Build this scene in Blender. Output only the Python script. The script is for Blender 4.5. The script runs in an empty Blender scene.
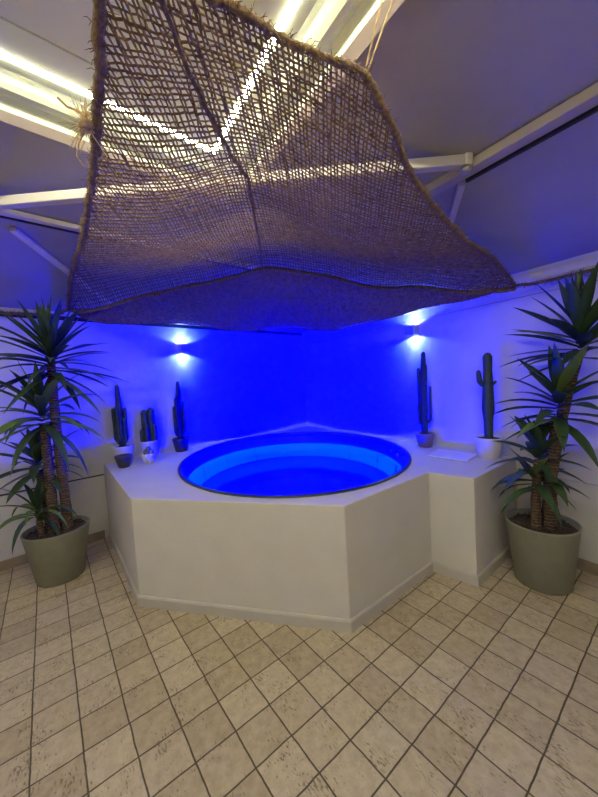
import bpy, bmesh, math, random
import numpy as np
from mathutils import Vector, Matrix, noise
random.seed(7)
COL = bpy.context.scene.collection
PI = math.pi
R = math.radians

# ------------------------------------------------------------------ materials
def new_mat(name):
    m = bpy.data.materials.new(name); m.use_nodes = True
    nt = m.node_tree; b = nt.nodes['Principled BSDF']
    return m, nt, b

def mat(name, col, rough=.6, metal=0., noise_scale=None, var=.12, bump=0., bump_scale=60., spec=.5, sheen=0.):
    m, nt, b = new_mat(name)
    b.inputs['Base Color'].default_value = (*col, 1); b.inputs['Roughness'].default_value = rough
    b.inputs['Metallic'].default_value = metal; b.inputs['Specular IOR Level'].default_value = spec
    N = nt.nodes.new; L = nt.links.new
    tc = N('ShaderNodeTexCoord')
    if noise_scale:
        n = N('ShaderNodeTexNoise'); n.inputs['Scale'].default_value = noise_scale; n.inputs['Detail'].default_value = 5
        L(tc.outputs['Object'], n.inputs['Vector'])
        r = N('ShaderNodeValToRGB')
        r.color_ramp.elements[0].position = .3; r.color_ramp.elements[1].position = .7
        r.color_ramp.elements[0].color = (*[c*(1-var) for c in col], 1)
        r.color_ramp.elements[1].color = (*[min(1, c*(1+var)) for c in col], 1)
        L(n.outputs['Fac'], r.inputs['Fac']); L(r.outputs['Color'], b.inputs['Base Color'])
    if bump:
        n2 = N('ShaderNodeTexNoise'); n2.inputs['Scale'].default_value = bump_scale; n2.inputs['Detail'].default_value = 4
        L(tc.outputs['Object'], n2.inputs['Vector'])
        bp = N('ShaderNodeBump'); bp.inputs['Strength'].default_value = bump; bp.inputs['Distance'].default_value = .01
        L(n2.outputs['Fac'], bp.inputs['Height']); L(bp.outputs['Normal'], b.inputs['Normal'])
    return m

def emis(name, col, strength, base=(.8, .8, .8)):
    m, nt, b = new_mat(name)
    b.inputs['Base Color'].default_value = (*base, 1)
    b.inputs['Emission Color'].default_value = (*col, 1); b.inputs['Emission Strength'].default_value = strength
    return m

S = 0.18615018161623598            # tile pitch
def floor_mat():
    m, nt, b = new_mat('travertine_tiles'); N = nt.nodes.new; L = nt.links.new
    tc = N('ShaderNodeTexCoord')
    wob = N('ShaderNodeTexNoise'); wob.inputs['Scale'].default_value = 9; wob.inputs['Detail'].default_value = 3
    L(tc.outputs['Object'], wob.inputs['Vector'])
    sub = N('ShaderNodeVectorMath'); sub.operation = 'SUBTRACT'; sub.inputs[1].default_value = (.5, .5, .5)
    L(wob.outputs['Color'], sub.inputs[0])
    sc = N('ShaderNodeVectorMath'); sc.operation = 'SCALE'; sc.inputs['Scale'].default_value = .010
    L(sub.outputs[0], sc.inputs[0])
    add = N('ShaderNodeVectorMath'); L(tc.outputs['Object'], add.inputs[0]); L(sc.outputs[0], add.inputs[1])
    br = N('ShaderNodeTexBrick'); br.offset = 0; br.squash = 1
    br.inputs['Scale'].default_value = 1; br.inputs['Brick Width'].default_value = S; br.inputs['Row Height'].default_value = S
    br.inputs['Mortar Size'].default_value = .0042; br.inputs['Mortar Smooth'].default_value = .35
    br.inputs['Color1'].default_value = (.55, .47, .345, 1); br.inputs['Color2'].default_value = (.43, .35, .245, 1)
    br.inputs['Mortar'].default_value = (.095, .078, .055, 1); br.inputs['Bias'].default_value = -.1
    L(add.outputs[0], br.inputs['Vector'])
    # mottling
    n1 = N('ShaderNodeTexNoise'); n1.inputs['Scale'].default_value = 22; n1.inputs['Detail'].default_value = 8; n1.inputs['Roughness'].default_value = .65
    L(tc.outputs['Object'], n1.inputs['Vector'])
    r1 = N('ShaderNodeValToRGB'); r1.color_ramp.elements[0].position = .3; r1.color_ramp.elements[0].color = (.78, .74, .68, 1)
    r1.color_ramp.elements[1].position = .65; r1.color_ramp.elements[1].color = (1.06, 1.05, 1.02, 1)
    L(n1.outputs['Fac'], r1.inputs['Fac'])
    mx = N('ShaderNodeMixRGB'); mx.blend_type = 'MULTIPLY'; mx.inputs['Fac'].default_value = 1
    L(br.outputs['Color'], mx.inputs['Color1']); L(r1.outputs['Color'], mx.inputs['Color2'])
    # travertine pits, stretched and clustered
    mp = N('ShaderNodeMapping'); mp.inputs['Scale'].default_value = (45, 120, 60); mp.inputs['Rotation'].default_value = (0, 0, .6)
    L(tc.outputs['Object'], mp.inputs['Vector'])
    n2 = N('ShaderNodeTexNoise'); n2.inputs['Scale'].default_value = 1; n2.inputs['Detail'].default_value = 4
    L(mp.outputs[0], n2.inputs['Vector'])
    n3 = N('ShaderNodeTexNoise'); n3.inputs['Scale'].default_value = 7; L(tc.outputs['Object'], n3.inputs['Vector'])
    ad = N('ShaderNodeMath'); ad.operation = 'MULTIPLY_ADD'; ad.inputs[1].default_value = .55; L(n3.outputs['Fac'], ad.inputs[0]); L(n2.outputs['Fac'], ad.inputs[2])
    r2 = N('ShaderNodeValToRGB'); r2.color_ramp.elements[0].position = .89; r2.color_ramp.elements[0].color = (0, 0, 0, 1)
    r2.color_ramp.elements[1].position = .97; r2.color_ramp.elements[1].color = (1, 1, 1, 1)
    L(ad.outputs[0], r2.inputs['Fac'])
    mx2 = N('ShaderNodeMixRGB'); mx2.inputs['Color2'].default_value = (.17, .13, .085, 1)
    mf = N('ShaderNodeMath'); mf.operation = 'MULTIPLY'; mf.inputs[1].default_value = .75; L(r2.outputs['Color'], mf.inputs[0])
    L(mf.outputs[0], mx2.inputs['Fac']); L(mx.outputs['Color'], mx2.inputs['Color1'])
    L(mx2.outputs['Color'], b.inputs['Base Color'])
    b.inputs['Roughness'].default_value = .55; b.inputs['Specular IOR Level'].default_value = .35
    h = N('ShaderNodeMath'); h.operation = 'MULTIPLY_ADD'; h.inputs[1].default_value = -.5
    L(r2.outputs['Color'], h.inputs[0])
    inv = N('ShaderNodeMath'); inv.operation = 'SUBTRACT'; inv.inputs[0].default_value = 1; L(br.outputs['Fac'], inv.inputs[1])
    L(inv.outputs[0], h.inputs[2])
    bp = N('ShaderNodeBump'); bp.inputs['Strength'].default_value = .6; bp.inputs['Distance'].default_value = .004
    L(h.outputs[0], bp.inputs['Height']); L(bp.outputs['Normal'], b.inputs['Normal'])
    return m

M = {}
M['floor'] = floor_mat()
M['plaster'] = mat('white_plaster', (.60, .58, .55), .85, noise_scale=3, var=.04, bump=.35, bump_scale=45)
M['tub_plaster'] = mat('tub_plaster', (.62, .59, .54), .8, noise_scale=5, var=.03, bump=.2, bump_scale=90)
M['skirt'] = mat('painted_skirting', (.50, .47, .42), .6, noise_scale=6, var=.05, bump=.1)
M['skirt_tile'] = mat('tan_skirting_tile', (.27, .21, .145), .6, noise_scale=9, var=.2, bump=.2)
M['fabric'] = mat('roof_fabric', (.36, .345, .35), .9, noise_scale=2.2, var=.06, bump=.15, bump_scale=400)
M['cream'] = mat('cream_panel', (.74, .82, .56), .55, noise_scale=2, var=.03)
M['alu'] = mat('powder_coated_white', (.62, .58, .52), .45, noise_scale=8, var=.04)
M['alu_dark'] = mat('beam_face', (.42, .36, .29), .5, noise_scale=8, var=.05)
M['black'] = mat('black_gap', (.012, .012, .014), .6)
M['rim'] = mat('dark_rubber_rim', (.03, .03, .04), .28, noise_scale=12, var=.2)
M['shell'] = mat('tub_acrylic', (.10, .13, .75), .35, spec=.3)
M['jute'] = mat('jute_cord', (.235, .155, .085), .95, noise_scale=35, var=.35)
M['jute'].node_tree.nodes['Principled BSDF'].inputs['Specular IOR Level'].default_value = .15
M['jute_edge'] = mat('jute_edge_rope', (.20, .125, .06), .95, noise_scale=50, var=.4, bump=.8, bump_scale=150)
M['straw'] = mat('straw_rope', (.55, .40, .20), .9, noise_scale=60, var=.3)
M['sconce'] = mat('white_sconce', (.42, .42, .44), .4)
M['planter'] = mat('grey_green_planter', (.225, .225, .17), .6, noise_scale=14, var=.06, bump=.08, bump_scale=120)
M['soil'] = mat('bark_soil', (.06, .04, .028), .95, noise_scale=60, var=.6, bump=1., bump_scale=90)
M['leafA'] = mat('yucca_leaf', (.034, .068, .024), .45, noise_scale=5, var=.35)
M['leafB'] = mat('yucca_leaf_bright', (.10, .17, .035), .45, noise_scale=5, var=.3)
M['cactus'] = mat('cactus_skin', (.035, .065, .035), .6, noise_scale=25, var=.3)
M['cactus_dark'] = mat('cactus_skin_dark', (.022, .04, .03), .65, noise_scale=25, var=.3)
M['cactus_grey'] = mat('cactus_skin_grey', (.13, .16, .13), .7, noise_scale=60, var=.4)
M['pot_white'] = mat('white_ceramic', (.72, .71, .70), .35)
M['pot_dark'] = mat('charcoal_ceramic', (.045, .043, .05), .5)
M['pot_mauve'] = mat('mauve_grey_ceramic', (.22, .17, .17), .5)
M['card'] = mat('white_laminate', (.74, .74, .74), .35)
M['metal'] = mat('brushed_steel', (.5, .5, .52), .3, metal=1.)
LED_K = 146.
M['led'] = emis('warm_white_led', (1., .94, .70), LED_K)
M['band'] = emis('blue_led_band', (.0, .095, 1.), 1.1, (.03, .08, .5))

def trunk_mat():
    m, nt, b = new_mat('yucca_bark'); N = nt.nodes.new; L = nt.links.new
    tc = N('ShaderNodeTexCoord')
    w = N('ShaderNodeTexWave'); w.wave_type = 'BANDS'; w.bands_direction = 'Z'; w.inputs['Scale'].default_value = 14
    w.inputs['Distortion'].default_value = 5; w.inputs['Detail'].default_value = 3; w.inputs['Detail Scale'].default_value = 3
    L(tc.outputs['Object'], w.inputs['Vector'])
    r = N('ShaderNodeValToRGB'); r.color_ramp.elements[0].color = (.07, .042, .028, 1); r.color_ramp.elements[1].color = (.19, .12, .08, 1)
    L(w.outputs['Fac'], r.inputs['Fac']); L(r.outputs['Color'], b.inputs['Base Color'])
    b.inputs['Roughness'].default_value = .85
    bp = N('ShaderNodeBump'); bp.inputs['Strength'].default_value = .7; bp.inputs['Distance'].default_value = .01
    L(w.outputs['Fac'], bp.inputs['Height']); L(bp.outputs['Normal'], b.inputs['Normal'])
    return m
M['trunk'] = trunk_mat()

def spot_pot_mat():
    m, nt, b = new_mat('speckled_white_ceramic'); N = nt.nodes.new; L = nt.links.new
    tc = N('ShaderNodeTexCoord'); v = N('ShaderNodeTexVoronoi'); v.inputs['Scale'].default_value = 48
    L(tc.outputs['Object'], v.inputs['Vector'])
    r = N('ShaderNodeValToRGB'); r.color_ramp.elements[0].position = .25; r.color_ramp.elements[0].color = (.12, .12, .13, 1)
    r.color_ramp.elements[1].position = .32; r.color_ramp.elements[1].color = (.74, .73, .72, 1)
    L(v.outputs['Distance'], r.inputs['Fac']); L(r.outputs['Color'], b.inputs['Base Color'])
    b.inputs['Roughness'].default_value = .4
    return m
M['pot_spot'] = spot_pot_mat()

def water_mat():
    m, nt, b = new_mat('pool_water'); N = nt.nodes.new; L = nt.links.new
    nt.nodes.remove(b)
    out = nt.nodes['Material Output']
    tr = N('ShaderNodeBsdfTransparent'); tr.inputs['Color'].default_value = (.35, .55, .95, 1)
    gl = N('ShaderNodeBsdfGlossy'); gl.inputs['Roughness'].default_value = .04
    fr = N('ShaderNodeFresnel'); fr.inputs['IOR'].default_value = 1.33
    nz = N('ShaderNodeTexNoise'); nz.inputs['Scale'].default_value = 5; tc = N('ShaderNodeTexCoord'); L(tc.outputs['Object'], nz.inputs['Vector'])
    bp = N('ShaderNodeBump'); bp.inputs['Strength'].default_value = .15; bp.inputs['Distance'].default_value = .02
    L(nz.outputs['Fac'], bp.inputs['Height']); L(bp.outputs['Normal'], gl.inputs['Normal']); L(bp.outputs['Normal'], fr.inputs['Normal'])
    mx = N('ShaderNodeMixShader'); L(fr.outputs[0], mx.inputs[0]); L(tr.outputs[0], mx.inputs[1]); L(gl.outputs[0], mx.inputs[2])
    L(mx.outputs[0], out.inputs['Surface'])
    return m
M['water'] = water_mat()

# ------------------------------------------------------------------ mesh helpers
class MB:
    """collects vertices and faces of ONE mesh"""
    def __init__(s): s.v = []; s.f = []; s.mi = []; s.smooth = []
    def add(s, vs, fs, mi=0, smooth=False):
        o = len(s.v); s.v += [tuple(v) for v in vs]
        for f in fs: s.f.append(tuple(i+o for i in f)); s.mi.append(mi); s.smooth.append(smooth)
    def box(s, c, size, rz=0, mi=0):
        cx, cy, cz = c; a, b, h = [q/2 for q in size]; ca, sa = math.cos(rz), math.sin(rz)
        vs = [(cx+x*a*ca-y*b*sa, cy+x*a*sa+y*b*ca, cz+z*h) for z in (-1, 1) for x, y in ((-1, -1), (1, -1), (1, 1), (-1, 1))]
        s.add(vs, [(3, 2, 1, 0), (4, 5, 6, 7), (0, 1, 5, 4), (1, 2, 6, 5), (2, 3, 7, 6), (3, 0, 4, 7)], mi)
    def bar(s, a, b, w, h, up=Vector((0, 0, 1)), mi=0):
        a, b = Vector(a), Vector(b); d = (b-a).normalized(); sd = d.cross(up).normalized(); u = sd.cross(d)
        vs = [p + sd*x*w/2 + u*y*h/2 for p in (a, b) for x, y in ((-1, -1), (1, -1), (1, 1), (-1, 1))]
        s.add(vs, [(0, 1, 2, 3), (7, 6, 5, 4), (0, 4, 5, 1), (1, 5, 6, 2), (2, 6, 7, 3), (3, 7, 4, 0)], mi)
    def prism(s, poly, z0, z1, mi=0):
        n = len(poly); vs = [(x, y, z0) for x, y in poly]+[(x, y, z1) for x, y in poly]
        s.add(vs, [tuple(range(n-1, -1, -1)), tuple(range(n, 2*n))]+[(i, (i+1) % n, n+(i+1) % n, n+i) for i in range(n)], mi)
    def tube(s, pts, rad, n=8, mi=0, cap=True, star=None, smooth=True, closed=False):
        pts = [Vector(p) for p in pts]; k = len(pts)
        if not hasattr(rad, '__len__'): rad = [rad]*k
        vs = []; prev = None
        for i, p in enumerate(pts):
            if closed: d = pts[(i+1) % k]-pts[i-1]
            else: d = pts[min(i+1, k-1)]-pts[max(i-1, 0)]
            d = d.normalized() if d.length > 1e-9 else Vector((0, 0, 1))
            if prev is None:
                ref = Vector((0, 0, 1)) if abs(d.z) < .9 else Vector((1, 0, 0)); u = ref.cross(d).normalized()
            else:
                u = prev-d*prev.dot(d); u = u.normalized() if u.length > 1e-6 else Vector((1, 0, 0))
            prev = u; w = d.cross(u)
            for j in range(n):
                a = 2*PI*j/n; r = rad[i]*(1 if star is None else (1 if j % 2 == 0 else star))
                vs.append(p+(u*math.cos(a)+w*math.sin(a))*r)
        fs = []
        for i in range(k if closed else k-1):
            for j in range(n):
                a = i*n+j; b = i*n+(j+1) % n; c = ((i+1) % k)*n+(j+1) % n; d_ = ((i+1) % k)*n+j
                fs.append((a, b, c, d_))
        if cap and not closed: fs += [tuple(range(n-1, -1, -1)), tuple(range((k-1)*n, k*n))]
        s.add(vs, fs, mi, smooth)
    def lathe(s, prof, c=(0, 0, 0), n=40, mi=0, sx=1., sy=1., rot=0., smooth=True, close=False):
        vs = []; cr, sr = math.cos(rot), math.sin(rot)
        for r, z in prof:
            for j in range(n):
                a = 2*PI*j/n; x, y = r*math.cos(a)*sx, r*math.sin(a)*sy
                vs.append((c[0]+x*cr-y*sr, c[1]+x*sr+y*cr, c[2]+z))
        k = len(prof); fs = [(i*n+j, i*n+(j+1) % n, (i+1)*n+(j+1) % n, (i+1)*n+j) for i in range(k-1) for j in range(n)]
        if close: fs += [((k-1)*n+j, (k-1)*n+(j+1) % n, (j+1) % n, j) for j in range(n)]
        s.add(vs, fs, mi, smooth)
    def build(s, name, mats, parent=None, loc=None):
        me = bpy.data.meshes.new(name); me.from_pydata(s.v, [], s.f)
        for m in (mats if isinstance(mats, (list, tuple)) else [mats]): me.materials.append(m)
        me.polygons.foreach_set('material_index', s.mi); me.polygons.foreach_set('use_smooth', s.smooth)
        me.update(); o = bpy.data.objects.new(name, me); COL.objects.link(o)
        if loc is not None: o.location = loc
        if parent: o.parent = parent
        return o

def tag(o, label=None, cat=None, group=None, kind=None):
    for k, v in (('label', label), ('category', cat), ('group', group), ('kind', kind)):
        if v: o[k] = v
    return o
def thing(name, label, cat, loc, rz=0, group=None):
    o = bpy.data.objects.new(name, None); COL.objects.link(o); o.location = loc; o.rotation_euler = (0, 0, rz)
    o.empty_display_size = .1
    return tag(o, label, cat, group)
def bevel(o, w=.006, seg=2, ang=35):
    m = o.modifiers.new('bevel', 'BEVEL'); m.width = w; m.segments = seg; m.limit_method = 'ANGLE'; m.angle_limit = R(ang)
    return o

# ------------------------------------------------------------------ room frame
# left wall plane n.p = NL, right wall plane m.p = MR (plan view); dL, dR = distance from them
n_ = Vector((-.65800, .75302)); m_ = Vector((.83313, .55308)); NL, MR = 4.085, 3.150
dirL = Vector((n_.y, -n_.x)); dirR = Vector((-m_.y, m_.x))       # both point at / along the far corner
det = n_.x*m_.y-n_.y*m_.x
def P(dL, dR):
    a, b = NL-dL, MR-dR
    return Vector(((a*m_.y-n_.y*b)/det, (n_.x*b-a*m_.x)/det))
C0 = P(0, 0)
ZT = 2.42                                    # wall height
AL, AR = .265, .247                          # roof slopes
EL, ER = 2.03, 2.14                          # edge of the raised flat ceiling
BL_, BR_ = 6.8, 6.6                          # far (rear) limits of room
angL = math.atan2(dirL.y, dirL.x); angR = math.atan2(dirR.y, dirR.x)

# floor : object axes follow the tile grid
yaw = R(-51.86628208387828); tx, ty = 6.19022619, -4.04503589
rg = Vector((math.cos(yaw), -math.sin(yaw))); fg = Vector((math.sin(yaw), math.cos(yaw)))
org = Vector((-(rg.x*tx+rg.y*ty)*S, -(fg.x*tx+fg.y*ty)*S))
fl = MB(); poly = [P(-.15, -.15), P(-.15, BR_+.15), P(BL_+.15, BR_+.15), P(BL_+.15, -.15)]
cy_, sy_ = math.cos(-yaw), math.sin(-yaw)
def to_local(p):
    q = p-org; return (q.x*cy_-q.y*sy_, q.x*sy_+q.y*cy_)
fl.prism([to_local(p) for p in poly], -.08, 0)
fo = fl.build('floor', M['floor'], loc=(org.x, org.y, 0)); fo.rotation_euler = (0, 0, yaw); tag(fo, kind='structure')

# hot tub platform corners
Bp, Cp, Dp, Ep = Vector((-1.27, 2.315)), Vector((.242, 1.954)), Vector((1.001, 2.538)), Vector((1.246, 2.318))
dAB = (Vector((-2.153, 3.463))-Bp).normalized()
Ap = Bp+dAB*((NL-n_.dot(Bp))/n_.dot(dAB))
dEF = Vector((.788, .616)); Fp = Ep+dEF*((MR-m_.dot(Ep))/m_.dot(dEF))
dRA = MR-m_.dot(Ap); dLF = NL-n_.dot(Fp)

def wall(name, q0, q1, outn, h, low_from=None, low_to=None):
    b = MB(); w = .12
    b.prism([q0, q1, q1+outn*w, q0+outn*w][::-1], 0, h)
    if low_from is not None:
        b.prism([low_from, low_to, low_to-outn*.028, low_from-outn*.028], 0, .685)
    o = b.build(name, M['plaster']); tag(o, kind='structure'); return o
wall('wall_left', P(0, -.12), P(0, BR_), n_, ZT, P(0, dRA+.006), P(0, BR_))
wall('wall_right', P(-.0, 0), P(BL_, 0), m_, ZT, P(dLF+.02, 0), P(BL_, 0))
wall('wall_back', P(BL_, 0), P(BL_, BR_), -n_, ZT+.7)
wall('wall_rear', P(0, BR_), P(BL_, BR_), -m_, ZT+.7)
# dark gap over the thicker lower wall and the tan skirtings
def strip(name, q0, q1, inn, t, z0, z1, m):
    b = MB(); b.prism([q0, q1, q1+inn*t, q0+inn*t], z0, z1); return tag(b.build(name, m), kind='structure')
strip('trim_1', P(0, dRA+.01), P(0, BR_), -n_, .012, .686, .697, M['black'])
strip('trim_2', P(dLF+.03, 0), P(BL_, 0), -m_, .010, .686, .692, M['skirt'])
strip('baseboard_left', P(.028, dRA+.05), P(.028, BR_), -n_, .014, 0, .088, M['skirt_tile'])
strip('baseboard_right', P(dLF+.05, .028), P(BL_, .028), -m_, .014, 0, .088, M['skirt_tile'])
strip('trim_3', P(0, 0), P(0, BR_), -n_, .006, 2.352, 2.392, M['black'])
strip('trim_4', P(0, 0), P(BL_, 0), -m_, .004, 2.197, 2.201, M['skirt_tile'])
# white wall plates
def plate(name, q0, q1, inn, z0, z1, t):
    b = MB(); b.prism([q0, q1, q1+inn*t, q0+inn*t], z0, z1)
    b.prism([q0+inn*t, q1+inn*t, q1+inn*(t+.012), q0+inn*(t+.012)], z0+.012, z1-.02)
    return tag(bevel(b.build(name, M['alu']), .003), kind='structure')
plate('trim_5', P(0, .05), P(0, BR_), -n_, 2.395, 2.455, .045)
plate('trim_6', P(.05, 0), P(BL_, 0), -m_, 2.285, 2.36, .04)

# ceiling : two fabric slopes, the raised cream ceiling with moulded edge
def slope_z(dL, dR): return min(ZT+AL*dL, ZT+AR*dR)
def q3(dL, dR, z): p = P(dL, dR); return (p.x, p.y, z)
zE = ZT+AL*EL; zE2 = ZT+AR*ER
b = MB()
b.add([q3(-.1, -.1, ZT-.025), q3(-.1, BR_, ZT-.025), q3(EL, BR_, zE), q3(EL, ER, zE)], [(0, 1, 2, 3)])
b.add([q3(-.1, -.1, ZT-.025), q3(EL, ER, zE2), q3(BL_, ER, zE2), q3(BL_, -.1, ZT-.025)], [(0, 1, 2, 3)])
cf = b.build('ceiling', M['fabric']); tag(cf, kind='structure')
sol = cf.modifiers.new('solid', 'SOLIDIFY'); sol.thickness = .02; sol.offset = 0
# raised ceiling as a closed loop of mouldings (profile: inset, height), opening limits:
L1, R1 = BL_-1.6, BR_-1.6
prof = [(-.035, 2.905), (-.035, 2.985), (0., 2.905), (.012, 2.935), (.022, 2.965), (.045, 2.980), (.055, 2.973), (.075, 2.969), (.10, 2.973), (.125, 2.985),
        (.150, 3.0), (.175, 3.006), (.225, 3.006), (.230, 3.012), (.260, 3.012), (.265, 3.006), (.415, 3.006), (.417, 3.02), (.427, 3.02), (.429, 3.004), (.70, 3.004), (.702, 3.018), (.712, 3.018), (.714, 3.002)]
def loop(e): return [P(EL+e, ER+e), P(EL+e, R1-e), P(L1-e, R1-e), P(L1-e, ER+e)]
def loop_sweep(b, prof, mi=0, closed=False):
    vs = []
    for e, z in prof: vs += [(p.x, p.y, z) for p in loop(e)]
    k = len(prof); fs = [(i*4+j, i*4+(j+1) % 4, ((i+1) % k)*4+(j+1) % 4, ((i+1) % k)*4+j) for i in range(k if closed else k-1) for j in range(4)]
    b.add(vs, fs, mi)
b = MB(); loop_sweep(b, prof[3:]); b.add([(p.x, p.y, 3.002) for p in loop(.714)], [(0, 1, 2, 3)])
tag(b.build('ceiling', M['cream']), kind='structure')
b = MB(); loop_sweep(b, [(-.035, 2.905), (-.035, 2.985), (.012, 2.985), (.012, 2.935)], closed=True)
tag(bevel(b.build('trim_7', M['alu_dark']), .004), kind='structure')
# rear flat ceiling behind the opening
b = MB()
zz = 2.98
b.add([q3(EL, R1, zz), q3(EL, BR_, zz), q3(BL_, BR_, zz), q3(BL_, R1, zz)], [(0, 1, 2, 3)])
b.add([q3(L1, ER, zz), q3(L1, R1, zz), q3(BL_, R1, zz), q3(BL_, ER, zz)], [(0, 1, 2, 3)])
tag(b.build('ceiling', M['fabric']), kind='structure')
# LED strips let into the ceiling: four lengths
for i, (lab) in enumerate(['glowing warm light strip in the cream ceiling at the upper left', 'light strip in the ceiling behind the viewer, left side',
                           'light strip in the ceiling behind the viewer, right side', 'glowing warm light strip in the cream ceiling at the top right of centre']):
    lo = loop(.238); li = loop(.2525); j = (i+1) % 4
    t = .0
    b = MB(); b.prism([lo[i], lo[j], li[j], li[i]], 3.0025, 3.0125)
    tag(b.build('light_strip', M['led']), lab, 'light strip', 'light strips in the cream ceiling')

# ------------------------------------------------------------------ roof beams
b = MB(); zb = 2.735
pa, pb = Vector((-1.93, 1.965, zb)), Vector((.965, 1.80, zb-.012))
b.bar(pa, pb, .05, .055)
tie = b.build('roof_beam', M['alu']); tag(bevel(tie, .006), 'white horizontal roof beam crossing behind the jute net', 'beam')
bb = MB(); bb.bar(pb+Vector((-.01, 0, .002)), pb+Vector((.03, -.003, .002)), .07, .075); bb.build('end_cap', M['alu'], tie); bevel(bb and tie.children[0], .012, 3)
bb = MB(); bb.lathe([(0, -.035), (.022, -.035), (.028, -.02), (.022, 0), (0, 0)], (pb.x-.0, pb.y-.01, pb.z-.03), 16); bb.build('bracket', M['metal'], tie)
def on_slopeL(dL, dR, off): p = P(dL, dR); return Vector((p.x, p.y, ZT+AL*dL-off))
def on_slopeR(dL, dR, off): p = P(dL, dR); return Vector((p.x, p.y, ZT+AR*dR-off))
b = MB(); a0, a1 = on_slopeR(3.0, 1.30, .035), on_slopeR(BL_-.2, 1.30, .035)
b.bar(a0, a1, .075, .05)
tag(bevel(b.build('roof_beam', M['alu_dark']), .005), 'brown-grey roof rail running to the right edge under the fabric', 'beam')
b = MB(); off = Vector((m_.x, m_.y, -AR)).normalized()*.055
a0 = on_slopeR(3.32, 1.30, .035); b.bar(a0+off, a1+off, .02, .045); r2 = b.build('groove', M['black'], bpy.data.objects['roof_beam.001']); r2['label'] = 'black groove along the rail'
b = MB(); a0, a1 = on_slopeL(1.6, 1.36, .03), on_slopeL(1.36, BR_-.2, .03); a0 = on_slopeL(1.36, 1.6, .03)
b.bar(a0, a1, .05, .035)
tag(bevel(b.build('roof_beam', M['alu']), .005), 'pale roof rail behind the left end of the horizontal beam', 'beam')
b = MB(); o2 = Vector((n_.x, n_.y, -AL)).normalized()*.035
b.bar(a0+o2, a1+o2, .018, .03); r3 = b.build('groove', M['black'], bpy.data.objects['roof_beam.002']); r3['label'] = 'black groove along the rail'
# thin struts running down the slopes
b = MB(); s0, s1 = on_slopeL(1.215, 3.46, .03), on_slopeL(.30, 2.83, .03); b.bar(s0, s1, .045, .03)
tag(bevel(b.build('roof_strut', M['alu']), .004), 'thin pale strut slanting down the left roof slope behind the palm', 'strut')
b = MB(); s0, s1 = on_slopeR(3.29, 1.22, .03), on_slopeR(2.72, .45, .03); b.bar(s0, s1, .04, .028)
tag(bevel(b.build('roof_strut', M['alu']), .004), 'thin pale strut slanting down from the right end of the horizontal beam', 'strut')

# ------------------------------------------------------------------ hot tub platform
TC = Vector((-.10, 3.50)); TA, TB = 1.17, 1.36; TR = math.atan2(.17, .985)
HT = .81
def ell(k, r=1., add=0.):
    a = 2*PI*k; x, y = (TA*r+add)*math.cos(a), (TB*r+add)*math.sin(a); c, s_ = math.cos(TR), math.sin(TR)
    return Vector((TC.x+x*c-y*s_, TC.y+x*s_+y*c))
eps = .003
outer = [P(eps, dRA), Bp, Cp, Dp, Ep, P(dLF, eps), P(eps, eps)]
outer[0] = Ap-n_*eps; outer[5] = Fp-m_*eps
bm = bmesh.new()
top = [bm.verts.new((p.x, p.y, HT)) for p in outer]; bot = [bm.verts.new((p.x, p.y, 0)) for p in outer]
NE = 96
hole = [bm.verts.new((*ell(i/NE, 1, .0), HT)) for i in range(NE)]; hb = [bm.verts.new((*ell(i/NE, 1, .0), HT-.06)) for i in range(NE)]
ed = [bm.edges.new((top[i], top[(i+1) % 7])) for i in range(7)]+[bm.edges.new((hole[i], hole[(i+1) % NE])) for i in range(NE)]
bmesh.ops.triangle_fill(bm, use_beauty=True, use_dissolve=False, edges=ed)
for i in range(7): bm.faces.new((bot[i], bot[(i+1) % 7], top[(i+1) % 7], top[i]))
for i in range(NE): bm.faces.new((hole[i], hole[(i+1) % NE], hb[(i+1) % NE], hb[i]))
bmesh.ops.recalc_face_normals(bm, faces=bm.faces[:])
me = bpy.data.meshes.new('platform'); bm.to_mesh(me); bm.free(); me.materials.append(M['tub_plaster'])
surround = thing('tub_surround', 'white plastered angular platform with a ledge built around the round hot tub', 'platform', (TC.x, TC.y, 0))
pl = bpy.data.objects.new('platform', me); COL.objects.link(pl); pl.parent = surround; pl.matrix_parent_inverse = Matrix.Translation((-TC.x, -TC.y, 0))
bevel(pl, .007, 3, 30)
def off_poly(pts, d):
    """open polyline offset to the outside (towards the viewer)"""
    res = []
    for i, p in enumerate(pts):
        ds = []
        if i > 0: e = (p-pts[i-1]).normalized(); ds.append(Vector((e.y, -e.x)))
        if i < len(pts)-1: e = (pts[i+1]-p).normalized(); ds.append(Vector((e.y, -e.x)))
        if len(ds) == 2: b_ = (ds[0]+ds[1]); b_ = b_/(1+ds[0].dot(ds[1]))
        else: b_ = ds[0]
        res.append(p+b_*d)
    return res
ap2 = Ap-dAB*.06; fp2 = Fp-dEF*.06
path = [ap2, Bp, Cp, Dp, Ep, fp2]
b = MB(); o1 = off_poly(path, .016); o0 = off_poly(path, .001); o15 = off_poly(path, .010)
vs = []
secs = [(o0, 0), (o1, 0), (o1, .066), (o15, .076), (o0, .080)]
for pp, z in secs: vs += [(p.x, p.y, z) for p in pp]
k = len(path)
b.add(vs, [(i*k+j, i*k+j+1, ((i+1) % 5)*k+j+1, ((i+1) % 5)*k+j) for i in range(5) for j in range(k-1)]+[(0, k, 2*k, 3*k, 4*k), (5*k-1, 4*k-1, 3*k-1, 2*k-1, k-1)])
sk = b.build('skirting', M['skirt'], surround); sk.matrix_parent_inverse = Matrix.Translation((-TC.x, -TC.y, 0)); sk['label'] = 'grey-beige skirting along the foot of the platform'

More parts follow.
